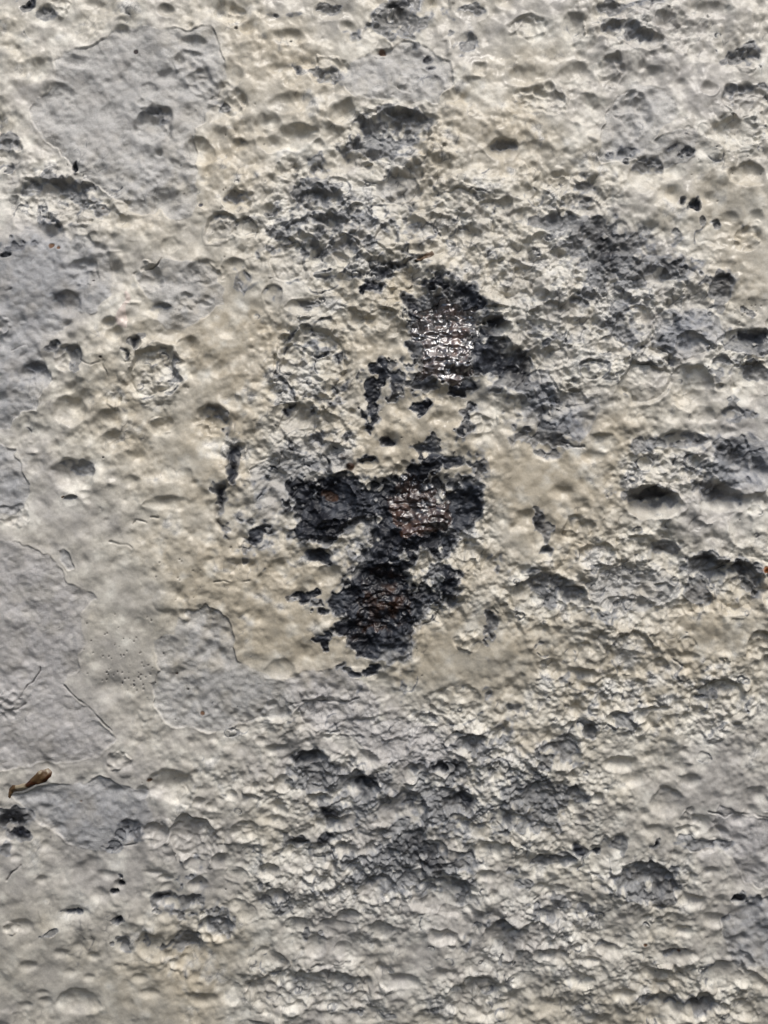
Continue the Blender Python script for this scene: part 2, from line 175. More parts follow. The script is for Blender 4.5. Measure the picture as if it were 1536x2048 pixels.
# dark primer laid bare, plus shade painted along pit tops and the gash: x, y, rx, ry, amount
DARK = """
52 8 14 10 .9;92 30 18 10 .5;120 372 62 14 .55;170 405 30 18 .5;12 270 16 10 .5;10 335 10 10 .7;145 335 6 14 .9;205 425 16 12 .5;30 500 40 14 .5;120 455 40 10 .3
545 30 14 4 .7;592 30 14 4 .7;668 12 24 8 .7;594 142 8 9 .9;800 30 60 40 .52;795 5 44 10 .8;700 60 30 16 .3;830 88 10 6 .8;855 112 12 5 .95;862 128 8 5 .95;655 155 26 18 .5;940 70 26 22 .5;935 20 40 14 .45
800 228 48 16 .7;820 255 36 34 .55;722 248 10 14 .8;760 300 50 20 .45;700 305 20 14 .5;610 390 30 30 .62;640 420 60 40 .42;640 350 14 20 .5;700 440 60 40 .40;690 490 80 24 .45;560 470 20 10 .5;800 450 30 20 .42;540 500 30 12 .4
620 640 60 30 .2;1225 15 30 14 .6;1280 8 40 5 .6;1240 55 44 10 .35;1295 80 36 10 .35;1490 112 30 16 .6;1500 178 40 8 .5;1250 300 30 14 .45;1255 326 10 8 .9;1372 302 14 10 .8;1178 378 20 12 .5;1170 350 8 8 .5;1392 404 12 13 .95;1362 400 6 8 .8;1105 440 34 12 .75
1200 470 40 34 .70;1205 525 46 44 .72;1260 500 60 40 .62;1320 540 50 20 .55;1340 480 30 14 .45;1350 535 46 24 .66;1280 560 40 16 .45;1410 440 6 10 .7;1435 447 10 8 .8;1150 510 20 20 .4;1160 600 26 16 .4;1120 680 40 20 .35
10 512 12 6 .9;128 594 26 12 .6;105 690 10 10 .8;150 712 14 20 .5;150 735 10 10 .5;64 732 20 8 .45;270 684 7 12 .9;280 672 9 6 .7;256 712 4 8 .9;250 700 6 3 .8;484 556 14 20 .6;380 830 12 6 .3;415 815 30 6 .4;455 850 10 16 .4;150 940 40 8 .3
470 915 10 16 .75;462 950 8 20 .8;440 990 10 26 .7;435 1030 8 16 .5;445 1065 10 10 .5;455 1070 8 10 .5
740 575 20 14 .75;770 548 22 10 .7;722 585 6 12 1;790 530 20 8 .6;600 610 30 8 .4;555 590 8 16 .5;630 690 30 10 .35;590 700 20 10 .3;590 832 24 14 .6;640 870 20 20 .35;680 760 20 30 .35;660 800 30 14 .4;650 700 40 50 .22
745 745 18 24 .85;738 790 15 36 1;742 830 14 20 .8;778 770 22 40 .58;830 808 22 14 1.1;775 885 16 8 .7;850 895 30 10 .6;856 925 22 22 .85;905 922 22 9 1;955 935 18 30 .5;735 925 16 10 .8;865 875 20 16 .55;930 860 24 18 .6;945 830 20 14 .6;960 815 14 12 .5;740 855 8 12 .7;890 1105 30 16 .5
870 560 20 16 .8;930 578 24 14 .9;900 580 40 20 .6;830 620 20 30 .65;945 610 20 20 .9;975 620 18 14 .55;990 640 22 10 .7;975 700 24 50 .72;1000 735 28 34 .72;840 760 36 20 .6;930 770 40 14 .7;810 700 16 30 .45;1045 735 26 42 .72;1060 760 16 14 .5;1035 790 34 20 .5;1085 800 30 40 .42;820 680 20 20 .5;880 670 70 80 .5
690 1000 125 46 .56;640 1045 60 46 .72;800 1040 60 60 .72;590 985 18 20 .85;600 1020 16 22 .8;620 1050 20 20 .85;640 1085 14 14 .85;660 1000 26 30 .6;690 965 22 12 .9;684 1010 14 42 .85;720 985 16 10 .6;770 1000 34 36 .72;640 985 40 20 .65;740 1010 50 34 .42;800 1050 46 30 .75;840 1080 40 26 .85;765 1100 40 22 .6;800 1120 50 24 .6;860 1110 30 20 .6;640 1118 22 10 1
930 1010 26 50 .85;920 1050 22 24 .9;830 950 20 24 .8;880 960 40 20 .55;900 1100 20 30 .6;905 1145 24 10 .7;900 1170 18 18 .8;880 1195 30 18 .55;870 1160 30 30 .45;510 1070 12 20 1;530 1050 20 14 .6;500 1110 12 14 .4
600 1186 20 10 .9;628 1178 12 8 1;635 1195 12 12 .6;640 1222 14 8 .95;670 1200 24 16 .85;690 1180 16 14 .7;680 1250 20 16 .9;648 1278 14 8 .9;650 1292 8 12 1;632 1280 10 5 .8;655 1268 8 6 .8;740 1313 14 5 1;752 1335 12 6 1;742 1345 14 7 1;710 1350 14 7 .8;695 1340 12 10 .5;763 1216 72 80 1.05;745 1285 40 26 1.0;800 1290 16 14 .7;845 1190 24 24 .55
985 1240 10 20 .6;990 1275 10 24 .7;980 1340 8 16 .5;965 1320 16 8 .4;1000 1120 14 20 .6;1090 1045 16 20 .75;1094 1075 9 14 .6;1092 1103 12 10 .85;720 1385 8 8 .5;805 1380 8 30 .35;970 1390 16 14 .4
1445 572 30 30 .72;1450 610 12 20 .6;1505 622 10 12 .65;1500 670 50 12 .8;1510 695 20 20 .7;1480 690 30 12 .5;1510 740 40 16 .6;1440 740 16 24 .5;1350 882 70 10 .55;1395 880 20 12 .6;1480 900 50 30 .55;1440 905 30 20 .5;1480 830 26 14 .45;1470 810 10 14 .5;1300 990 50 14 .85;1330 1005 26 16 .6;1440 988 40 14 .7;1090 900 14 12 .5;1115 905 16 12 .5;1420 970 40 12 .6;1280 895 24 10 .4
1080 640 50 60 .25;1260 650 50 50 .3;1360 660 50 40 .32;1100 850 40 30 .5;1115 870 24 12 .6
1330 1092 26 10 .7;1412 1125 40 22 .75;1396 1185 22 22 .7;1478 1130 44 14 .75;1505 1170 20 30 .7;1440 1148 14 10 .5;1150 1190 12 20 .75;1105 1200 10 18 .5;1060 1142 60 6 .3;1210 1230 30 14 .4;1240 1440 24 14 .6;1175 1455 20 12 .7;1180 1472 10 6 .8;1120 1505 30 22 .7;1085 1525 14 14 .7;1170 1530 20 8 .5;1030 1420 14 8 .5;1150 1350 20 14 .35;1420 1390 20 8 .4
930 1488 36 14 .7;960 1500 24 14 .5;890 1540 40 14 .7;620 1515 30 14 .75;610 1535 30 16 .5;1000 1470 20 30 .35;850 1530 20 10 .5
256 1660 22 12 .6;230 1690 20 10 .6;275 1672 10 10 .6;20 1640 34 26 .72;34 1672 20 10 .8;10 1700 12 14 .5;238 1769 8 6 1.1;229 1785 8 4 1.1;238 1840 8 6 1.1;238 1752 4 4 .9;140 1822 10 6 .8;155 1820 8 6 .8;100 1865 16 8 .45;330 1792 20 10 .8;395 1770 30 24 .55;390 1810 50 18 .6;440 1840 26 20 .5;460 1855 16 16 .4;360 1895 26 14 .5;245 1885 12 12 .4;400 1735 20 10 .5;290 1880 8 12 .4;320 1895 8 8 .6
625 1555 44 30 .66;690 1570 40 14 .4;732 1580 16 24 .8;765 1572 10 16 .6;860 1545 40 20 .4;900 1540 30 20 .65;895 1600 40 20 .66;930 1605 22 26 .75;840 1590 50 10 .5;780 1600 26 10 .4;665 1640 14 20 .8;600 1680 24 10 .8;650 1682 22 10 .8;770 1660 60 20 .45;830 1690 50 26 .68;860 1720 40 24 .66;820 1740 40 20 .5;905 1712 20 20 .6;700 1720 30 14 .4;750 1765 30 14 .5;820 1760 30 14 .5;925 1770 14 26 .6;880 1758 30 8 .5;550 1790 30 20 .4;570 1810 20 20 .45;640 1880 6 12 .7;610 1870 6 14 .7;715 2028 12 6 .7;780 2030 16 6 .5;940 1880 10 20 .3;1020 1850 16 14 .5;985 1842 30 8 .5
1075 1595 56 40 .6;1150 1590 26 20 .55;1060 1640 60 30 .55;1110 1655 30 20 .5;1225 1680 18 10 .5;1160 1702 14 7 1.1;1190 1700 9 7 1.1;1110 1718 34 10 .65;1245 1690 6 20 .5;1310 1682 10 10 .8;1290 1745 60 16 .6;1270 1770 60 16 .4;1330 1775 30 20 .6;1330 1800 14 10 .6;1475 1800 11 8 1;1410 1690 50 10 .5;1450 1835 30 10 .4;1350 2005 70 10 .5;1400 2005 30 20 .6;1350 1915 20 8 .5;1440 1930 30 6 .4;1110 1820 50 20 .35;1040 1860 30 10 .4;1160 1820 20 10 .4;1030 1745 12 8 .6;1050 1765 20 8 .5;1500 1800 30 12 .3;570 1015 110 90 .30;1235 500 115 75 .30;1465 920 80 55 .33;820 1610 210 90 .26;820 1730 150 70 .28;1110 850 90 50 .28;650 430 120 70 .22;1000 720 90 90 .25;720 1060 150 70 .30
"""
# paint that stayed smooth and thick: x, y, rx, ry, amount  (flat skin, pits filled)
SMOOTH = """
100 60 120 60 .5;200 300 120 140 .8;60 560 90 100 .75;60 780 60 60 .4;80 1200 150 180 .9;100 1420 160 140 .9;250 1300 90 120 .8;340 1130 120 90 .55;420 1400 100 80 .5;150 1640 130 90 .7;130 1800 150 120 .8;80 1950 130 80 .8;250 1990 100 60 .6;440 1940 80 90 .7
440 650 60 120 .75;270 660 60 50 .6;380 900 70 110 .7;60 1000 70 80 .5;300 960 60 70 .4;560 80 80 50 .5;520 190 60 60 .6;820 160 90 70 .6;1090 110 70 50 .85;1000 100 50 80 .5;1400 280 50 70 .55;1440 400 70 90 .6;1500 480 50 80 .7;1500 560 50 80 .6;1200 500 60 50 .3
780 900 80 40 .8;730 680 40 80 .65;1100 960 120 60 .85;1190 900 50 60 .9;1000 990 60 60 .5;560 1250 120 110 .75;540 1150 60 50 .5;700 1340 120 60 .6;900 1310 120 90 .75;960 1220 60 80 .55;1100 1040 100 60 .6;1180 1290 60 60 .6;1380 1270 90 50 .9;1460 1260 80 60 .6;1500 1450 70 60 .3;820 1450 90 60 .3
1180 1700 90 40 .6;1300 1680 60 40 .45;1250 1830 60 30 .5;1440 1640 80 40 .2;870 1890 60 40 .4;980 1960 40 30 .4;850 1980 60 40 .4;400 1720 40 30 .3;430 2000 60 40 .5;360 1780 60 40 .4;1290 1400 20 20 .3;880 1190 40 40 .2;560 360 40 60 .3
"""
# crumbling crust: x, y, rx, ry, amount
CRUST = """
640 440 120 90 .9;790 280 90 70 .8;900 430 130 80 .6;740 520 140 60 .6;120 400 90 60 .7;622 740 80 100 .9;620 870 90 50 .8;740 620 120 50 .6;860 600 90 60 .8;1100 640 160 110 .8;1270 600 130 100 .8;1270 700 100 80 .6;1060 540 120 80 .7;1480 700 80 50 .6;1340 940 110 60 .7;1100 780 80 60 .7
560 950 70 60 .6;700 1020 150 80 .8;850 1120 120 60 .9;940 1050 50 70 .8;880 1190 70 50 .8;770 1220 80 90 .7;1080 1190 100 60 .7;1250 1120 120 90 .6;1260 1260 90 100 .7;1460 1160 80 70 .7;1430 1400 90 80 .7;1200 1400 140 90 .6;650 1430 150 60 .5;900 1500 160 80 .7
660 1570 160 60 .7;900 1600 140 80 .7;1080 1600 130 110 .8;800 1730 180 100 .7;640 1750 140 100 .7;620 1980 140 60 .6;950 1990 90 60 .6;1290 1770 90 50 .8;1080 1860 110 70 .7;1250 1960 200 80 .5;1400 1980 120 70 .6;390 1680 60 50 .5;420 1850 50 40 .5;1480 270 70 60 .6;1150 400 80 60 .6;1280 60 120 50 .5;310 750 50 50 .7
"""
# hue zones of the coat: x, y, rx, ry, tan amount (+) or grey/mauve amount (-)
HUE = """
560 80 120 120 .3;1090 120 120 80 .5;560 220 120 120 .3;980 250 120 100 .4;420 330 120 100 .6;240 450 120 60 .4;430 640 120 160 .9;250 780 100 110 .6;760 640 120 120 .8;800 880 130 70 1;1120 960 160 90 1;1200 890 90 80 1;1010 1000 80 100 .6;420 920 120 120 .7;520 1240 200 140 .9;620 1300 150 90 .8;900 1300 170 110 .9;1000 1200 150 140 .7;1100 1080 160 100 .7;1400 1270 160 100 .9;1250 1350 160 100 .6;1440 420 120 120 .6;1500 560 80 100 .5
250 1260 100 60 .4;400 1120 120 80 .4;1100 1560 160 140 .5;950 1660 80 60 .6;1020 1640 80 100 .6;560 1640 80 80 .5;320 1990 200 80 .8;60 1850 60 60 .7;430 1900 120 100 .7;1300 2000 200 80 .4;1180 1980 160 80 .4;540 1880 60 60 .3;1180 1700 80 60 .5;900 1580 60 40 .2
60 250 120 120 -.3;60 600 160 200 -.9;250 200 160 160 -.8;1300 60 260 120 -.7;1330 220 140 120 -.5;1240 520 160 90 -.6;60 960 80 100 -.5;100 1250 180 200 -.5;150 1450 200 140 -.6;160 1700 220 130 -.9;150 1850 140 90 -.6;100 2000 120 60 -.6;640 430 140 90 -.6;820 150 120 90 -.4;1480 920 120 90 -.8;1400 1000 140 60 -.5;1340 680 130 80 -.4;1120 830 90 70 -.4
700 1450 260 90 -.6;780 1600 260 120 -.7;800 1780 260 120 -.6;800 1950 260 120 -.6;1400 1500 200 140 -.7;1350 1780 260 160 -.7;1060 1880 140 100 -.7;560 1980 160 80 -.5;1500 1650 120 160 -.7;560 950 80 60 -.5;1300 1480 150 100 .35;1330 1850 220 150 .35;1150 1750 150 80 .3;1480 1400 80 80 .3;900 1900 200 100 .25
"""
RUST = [  # the three bare, wet looking spots
 [(836,628),(848,606),(880,598),(905,600),(950,622),(956,650),(950,700),(958,735),(935,752),(905,760),(880,752),(852,748),(836,756),(818,752),(814,738),(836,730),(834,700),(828,660)],
 [(784,985),(802,955),(850,955),(890,968),(912,1000),(914,1035),(900,1062),(872,1080),(850,1072),(826,1074),(795,1058),(776,1020)],
 [(712,1195),(735,1160),(750,1145),(780,1142),(812,1160),(835,1180),(838,1215),(810,1232),(795,1258),(770,1268),(735,1262),(712,1275),(700,1250)],
]
CRACKS = """
1230 0,1245 10,1265 4,1290 17,1302 21,1306 4;720 590,735 570,755 560,772 545,788 533,810 528,832 516,858 511;478 893,462 905,458 925,470 945,455 968,440 985,434 1012,430 1032,442 1062,450 1080
130 1376,150 1392,172 1414,200 1438,225 1460;325 518,315 532,290 540,265 546;160 712,185 728,205 722,215 740,215 752;45 690,20 700;82 1336,80 1344,66 1362,55 1368,46 1392;15 1422,40 1418,56 1406
22 575,10 580,-2 588;700 1130,702 1160,710 1176;880 1230,862 1215,878 1222;862 1240,878 1228,882 1218,870 1240,845 1250;1340 1312,1370 1330,1385 1342,1402 1350;1180 1270,1200 1262,1215 1255;640 860,648 872;1125 880,1150 892,1170 895
205 1690,230 1700,250 1688,285 1686;13 1760,20 1745,40 1728;580 1408,610 1402,640 1404,680 1408,720 1402;625 1935,660 1930,700 1925;775 1615,800 1607,830 1609,855 1604;665 1612,690 1600;890 385,930 392,945 382,972 388;1320 1115,1300 1122
700 1410,730 1412,760 1404;1105 1790,1070 1800;1420 1620,1450 1630,1475 1622,1510 1628,1536 1635;995 1645,1005 1655;430 1165,450 1160,470 1166,500 1160;222 1085,255 1090,268 1098;570 920,560 905,555 925;300 1035,312 1034;265 1050,270 1040,290 1046,300 1060
"""

def parse(t):
    out = []
    for e in t.replace("\n", ";").split(";"):
        e = e.strip()
        if e:
            p = e.split(); out.append(tuple(float(v) for v in p[:5]) + ((p[5] if len(p) > 5 else ""),))
    return out
def gauss_map(t, flat=False):
    m = np.zeros(X.shape, np.float32)
    for x, y, rx, ry, a, _ in parse(t):
        s = win(x - 2.4 * rx, x + 2.4 * rx, y - 2.4 * ry, y + 2.4 * ry)
        g = a * np.exp(-(((X[s] - x) / rx) ** 2 + ((Y[s] - y) / ry) ** 2) * .7)
        if flat:
            q = min(1, min(rx, ry) / 16)
            g = a * np.exp(-(((X[s] + q * (6 * _wx[s] + 5 * M_FINE[s] + 3 * RAG[s]) - x) / rx) ** 2 + ((Y[s] + q * (6 * _wy[s] + 4 * RAG2[s]) - y) / ry) ** 2) ** 2 * .5)
        if a > 0: m[s] = np.where(m[s] < 0, m[s] + g, np.maximum(m[s], g) + .15 * np.minimum(np.maximum(m[s], 0), g))
        else: m[s] = m[s] + g
    return m
smooth_m = np.clip(gauss_map(SMOOTH) * 1.08, 0, 1); crust_m = np.clip(gauss_map(CRUST) * 1.15, 0, 1)
hue_m = gauss_map(HUE); low = sstep(1150, 1900, Y)               # 0 upper plate .. 1 lower plate (features flatten there)
smooth_m *= 1 - .6 * crust_m
rough = np.clip(.60 + .60 * crust_m - .46 * smooth_m + .07 * M_BIG, .05, 1.2)

# ------------------------------------------------------------------ relief (pixels, + towards the viewer)
H = 3.2 * fbm(150, 2, 101, .5) * (1 - .3 * smooth_m)
asp_mix = lambda a, b: a * (1 - low) + b * low
H += rough * (5.6 * asp_mix(fbm(44, 3, 111, .55), .7 * fbm(50, 3, 121, .55, .95)))
H += (.12 + 1.1 * rough) * 1.25 * asp_mix(fbm(17, 2, 131, .6), fbm(22, 2, 141, .6, .85))
f1, f2 = worley(40, .9, 1); c1 = np.minimum(f1, 1) ** 2
g1, g2 = worley(44, .9, 2, 9); d1 = np.minimum(g1, 1) ** 2
cup = np.clip(.1 + .9 * M_BIG, -.9, .9)                           # hollows in places, rounded lumps in others
H += 10.0 * rough * cup * asp_mix(c1 - .25, .7 * (d1 - .25))
f1, f2 = worley(19, .9, 3, 3); g1, g2 = worley(22, .85, 4, 4)
crumb = np.clip(crust_m + .10 + .12 * M_BIG, 0, 1)
H += 9.5 * crumb * asp_mix(.4 - np.minimum(f1, 1) ** 2, .8 * (.4 - np.minimum(g1, 1) ** 2))
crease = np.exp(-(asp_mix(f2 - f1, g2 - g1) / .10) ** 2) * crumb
f1, f2 = worley(9, .8, 5, 2.5)
H += (.95 * crumb + .34 * rough) * 1.75 * fbm(8.5, 2, 197, .65)
H += 6.4 * crumb * (.5 + .5 * np.clip(M_MID + .5, 0, 1)) * (.3 - np.minimum(f1, 1) ** 1.6)
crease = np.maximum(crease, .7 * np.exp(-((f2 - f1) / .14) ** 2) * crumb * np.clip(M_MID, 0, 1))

PITF = np.zeros(X.shape, np.float32)     # pit depth field
DKX = np.zeros(X.shape, np.float32)      # bare primer and painted shade from the pits' own marks
RGH = np.zeros(X.shape, np.float32)
PID = np.full(X.shape, -1, np.int32)     # which traced pit a point belongs to
MODN = .15 * fbm(34, 3, 151, .6) + .07 * RAG
def stamp(x, y, rx, ry, dep, marks, pid=None, rot=0.0):
    R = 1.5 * max(rx, ry); s = win(x - R, x + R, y - R, y + R)
    dx, dy = X[s] - x, Y[s] - y
    if rot: c, q = math.cos(rot), math.sin(rot); dx, dy = c * dx + q * dy, -q * dx + c * dy
    dx, dy = dx / rx, dy / ry
    d = np.sqrt(dx * dx + dy * dy) * (1 + MODN[s] * (min(1.5, 14 / min(rx, ry) + .55) if pid is None else min(1.0, 12 / min(rx, ry) + .36)))
    up = -dy / np.maximum(d, .05)                     # +1 at the upper wall
    p = (5.0 if 'f' in marks else 2.05) * (1 + .35 * np.clip(up, -1, 1))
    D = abs(dep) * min(rx, ry)
    b = -D * (1 - np.minimum(d, 1) ** p)
    b += .14 * D * np.exp(-((d - 1.12) / .16) ** 2)    # slightly raised lip
    bl = .85 if 'o' in marks else (.5 if 'r' in marks else (.42 if pid is not None and min(rx, ry) > 15 and dep < .75 * 1.2 else 0))
    if bl: b += bl * D * np.clip(1 - (d / .86) ** 2, 0, 1) ** .8      # a burst blister: a groove round a swollen middle
    if 'n' in marks: b += .30 * D * (np.exp(-(d / .2) ** 2) - .5 * np.exp(-((d - .02) / .09) ** 2))
    sf = np.clip(1.0 - 1.5 * crust_m[s] - (.5 if ('r' in marks or 'n' in marks) else .1) + .30 * M_BIG[s], .05, .45) * (0 if dep < 0 else 1)
    b = b * (1 - sf) + sf * (-1.08 * D * np.exp(-1.35 * d ** (2.6 - .5 * np.clip(up, -1, 1))))
    if 's' in marks: b = -1.25 * D * np.exp(-1.7 * d ** 2)
    if dep < 0: b = D * np.clip(1 - d * d, 0, 1)
    o = PITF[s]
    if dep < 0: PITF[s] = o + b
    else: PITF[s] = np.where(b < 0, np.minimum(o, b) + .4 * np.minimum(np.maximum(o, b), 0), o + b)
    ins = np.clip((1.05 - d) * 6, 0, 1)
    if 'r' not in marks and pid is not None: RGH[s] = np.maximum(RGH[s], ins * min(.45, max(0, (min(rx, ry) - 12) / 40)))
    if 'r' in marks: RGH[s] = np.maximum(RGH[s], ins)
    if 'k' in marks: DKX[s] = np.maximum(DKX[s], ins * (.14 + .40 * np.clip(up * d * 1.4 + .1, 0, 1)))  # upper wall darkened: bare primer with the pit's shade painted in
    if 'o' in marks: DKX[s] = np.maximum(DKX[s], .58 * np.clip(.3 + 1.2 * crust_m[s], 0, 1) * np.clip(.45 + .5 * M_MID[s] + .3 * RAG[s], 0, 1.1) * np.exp(-((d - .99 + .03 * RAG2[s]) / (1.6 / min(rx, ry) + .03)) ** 2))
    if pid is not None: PID[s] = np.where(d < 1.02, pid, PID[s])
rng = np.random.default_rng(7)
for cls, (n, r0, r1) in enumerate(((760, 13, 26), (2600, 6, 13), (4200, 3, 6))):   # the countless small ones
    xs, ys = rng.uniform(-410, 1946, n), rng.uniform(-410, 2458, n)
    for x, y in zip(xs, ys):
        i, j = min(NY - 1, np.searchsorted(PY, y)), min(NX - 1, np.searchsorted(PX, x))
        a = rough[i, j]
        if rng.random() > (.25 + .75 * a if cls else .15 + .8 * a): continue
        r = rng.uniform(r0, r1); fl = 1 - .2 * low[i, j]
        mk = rng.choice(['s', 's', 's', 'n', 'o', 'r' if cls < 1 else 's']) + ('o' if rng.random() < .2 * (crust_m[i, j] > .3) else '')
        stamp(x, y, r * rng.uniform(.95, 1.35), r * fl * rng.uniform(.85, 1.1), rng.choice([1, 1, -.75]) * rng.uniform(.35, .7) * (.5 + .55 * min(a, 1)), mk, None, rng.normal(0, .35))
pits = sorted(parse(PITS), key=lambda e: -e[2] * e[3])
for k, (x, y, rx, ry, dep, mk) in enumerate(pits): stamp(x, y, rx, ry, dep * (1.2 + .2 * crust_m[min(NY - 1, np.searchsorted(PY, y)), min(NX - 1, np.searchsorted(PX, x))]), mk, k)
PM = sstep(.5, 6, -PITF) * (PID >= 0)
H = H * (1 - .5 * PM) + PITF
def blur(a, k):
    for ax in (0, 1):
        for _ in range(2):
            p = np.concatenate([np.repeat(np.take(a, [0], ax), k, ax), a, np.repeat(np.take(a, [-1], ax), k, ax)], ax)
            c = np.cumsum(np.concatenate([np.zeros_like(np.take(p, [0], ax)), p], ax).astype(np.float64), ax); n = a.shape[ax]; w = 2 * k + 1
            a = ((np.take(c, np.arange(w, w + n), ax) - np.take(c, np.arange(n), ax)) / w).astype(np.float32)
    return a
thick = np.clip(.75 - 1.15 * crust_m + .45 * smooth_m + .2 * M_BIG, 0, 1)        # thick, flowed-out paint rounds everything off
H = H * (1 - thick) + thick * blur(H, 1)
H += (.35 + .65 * thick) * (1.5 * asp_mix(fbm(30, 2, 301, .6), fbm(32, 2, 302, .6, .9)) + .36 * fbm(7, 2, 303))
H = H + np.clip(smooth_m * .9 - .35, 0, .4) * (blur(H, 5) - H)
f1, f2 = worley(21, .8, 6, 6)
H += RGH * (7.0 * np.minimum(f1, 1) ** 2 + 1.7 * fbm(10, 2, 161) - 2)

# coats: grey patches lie one paint film lower and carry an orange-peel texture
GID = np.full(X.shape, -1, np.int32); gmask = np.zeros(X.shape, np.float32); kind_m = {k: np.zeros(X.shape, np.float32) for k in ("pale", "blue", "mauve")}
for k, (kind, pts) in enumerate(GREY):
    s, d = poly_sdf(pts, 1.0)
    m = np.clip(.5 - d / 2.2, 0, 1); cm = .62 * m + .38 * np.clip(.5 - (d + 10 * M_MID[s]) / 44, 0, 1); gmask[s] = np.maximum(gmask[s], cm); kind_m[kind][s] = np.maximum(kind_m[kind][s], cm)
    GID[s] = np.where(d < 0, k, GID[s])
    fade = np.clip(.62 + .55 * M_BIG[s] + .3 * _wx[s], 0, 1); step = (3.2 if kind != "mauve" else 1.6) * fade
    H[s] += -step * m + .6 * fade * np.exp(-((d - 2.5) / 2.5) ** 2) * (d > 0)
H += sstep(.4, .7, gmask) * (.42 * noise(5.5, 5.0, 171) + .3 * noise(9, 8, 172))

# primer laid bare (mottled, ragged), with pit shade painted in
D = gauss_map(DARK, True)
D = D * (1 + .12 * low + .12 * sstep(400, 700, abs(X - 760)))
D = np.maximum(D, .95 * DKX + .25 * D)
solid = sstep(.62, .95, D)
MOTF = (.45 * M_BIG + .7 * M_MID + .8 * M_FINE + .35 * RAG) / 1.2
RAW = noise(6, 5.5, 195)
MOTF = MOTF + .35 * RAW; MOTS = (.45 * M_BIG + .55 * M_MID + .5 * M_FINE + .3 * RAG + .22 * RAW) / 1.0
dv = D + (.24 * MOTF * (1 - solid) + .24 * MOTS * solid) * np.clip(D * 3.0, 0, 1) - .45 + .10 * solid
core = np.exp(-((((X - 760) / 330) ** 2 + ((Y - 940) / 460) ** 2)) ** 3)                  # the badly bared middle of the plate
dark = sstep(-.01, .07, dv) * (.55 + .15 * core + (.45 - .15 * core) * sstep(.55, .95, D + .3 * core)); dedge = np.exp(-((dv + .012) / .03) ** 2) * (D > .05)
H += 1.3 * dedge * solid - 3.2 * dark + .5 * dark * RAG
# rust: deeper, coarse horizontal scales
RID = np.full(X.shape, -1, np.int32); rust = np.zeros(X.shape, np.float32)
for k, pts in enumerate(RUST):
    s, d = poly_sdf(pts, 1.7); m = np.clip(.5 - (d + 5 * M_MID[s] + 4 * M_FINE[s]) / 5, 0, 1)
    rust[s] = np.maximum(rust[s], m); RID[s] = np.where(m > .5, k, RID[s])
scal = fbm(26, 4, 181, .75, .5)
rk = np.zeros(X.shape, np.float32)
for k, a in enumerate((1.0, .7, .35)): rk[RID == k] = a
for cx, cy, rx, ry, sl in ((895, 676, 80, 92, .50), (850, 1012, 62, 60, .48), (765, 1215, 70, 70, .12)):
    q = ((X - cx) / rx) ** 2 + ((Y - cy) / ry) ** 2; H += sl * (Y - cy) * np.exp(-q ** 2)
H += rust * (-4 + 2.2 * (1 - .6 * rk) * scal + rk * (3.2 * fbm(44, 3, 305, .55, .28) + .15 * RAG) + (2.0 - 1.2 * rk) * (np.minimum(worley(15, .55, 8, 6)[0], 1) ** 1.5))
H += np.clip(dark - rust, 0, 1) * 1.5 * fbm(14, 3, 191, .7, .7)
# cracks
crk = np.zeros(X.shape, np.float32)
for ln in CRACKS.replace("\n", ";").split(";"):
    if not ln.strip(): continue
    pts = [tuple(float(v) for v in p.split()) for p in ln.split(",")]
    s, d = line_dist(pts); deep = pts[0] in ((720., 590.), (478., 893.))
    wd = 5.0 if deep else 1.7
    c = np.exp(-(d / wd) ** 2) * (np.clip(.75 + .5 * M_MID[s], 0.1, 1))
    H[s] -= (8 if deep else 3.2) * c
    crk[s] = np.maximum(crk[s], c)

# ------------------------------------------------------------------ coat colours (pigment, with some pit shade painted in with the dark primer)
def C(*v): return np.array(v, np.float32)
beige, tan, cream = C(.525, .49, .415), C(.465, .41, .315), C(.70, .68, .61)
grey, blue, mauve = C(.43, .42, .40), C(.36, .36, .363), C(.435, .418, .405)
primer, primer2 = C(.015, .016, .021), C(.05, .054, .064)
rust1, rust2, rust3 = C(.046, .020, .012), C(.018, .013, .012), C(.085, .034, .015)
def mix(c, t, m): return c + (t - c) * m[..., None]
col = np.broadcast_to(beige, X.shape + (3,)).astype(np.float32)
hv = hue_m + .22 * M_BIG + .12 * M_MID
col = mix(col, tan, np.clip(hv * 1.15 + .16, 0, 1) * .95)
col = mix(col, mauve, np.clip(-hv, 0, 1) * .62)
col = mix(col, cream, np.clip(.38 * crust_m + .22 * M_MID, 0, .8))
gr = np.clip(gmask * (.9 + .25 * M_MID), 0, 1)
for k, t in (("pale", grey), ("blue", blue), ("mauve", mauve)): col = mix(col, t, np.minimum(gr, kind_m[k]) * .92)
# worn grey film showing through in the crust
worn = sstep(.35, 1.0, crust_m * .8 + .35 * MOT - .15); col = mix(col, grey, worn * .6 * (1 - gmask))
pm = np.clip(.5 + .5 * M_MID, 0, 1)
pc = primer + (primer2 - primer) * (pm ** 2)[..., None]
col = mix(col, C(.17, .175, .185), np.clip(dedge * .7, 0, 1))
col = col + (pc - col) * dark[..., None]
halo = np.clip(sstep(-.36, .03, dv) * sstep(.08, .3, D) * .78 * (1 - dark), 0, 1); col = mix(col, C(.185, .195, .215), halo)
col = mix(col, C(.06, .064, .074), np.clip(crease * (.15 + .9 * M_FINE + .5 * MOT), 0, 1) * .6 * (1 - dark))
col = mix(col, primer * 1.4, np.clip(crk * 1.1 - .2, 0, 1) * .85)
rc = rust2 + (rust1 - rust2) * sstep(-.4, .5, M_FINE + .5 * scal)[..., None]
rc = rc + (rust3 - rc) * (.7 * sstep(.5, 1.4, fbm(20, 3, 201)))[..., None]
rkk = np.zeros(X.shape, np.float32) + .4
for k, a in enumerate((1.0, .7, .42)): rkk[RID == k] = a
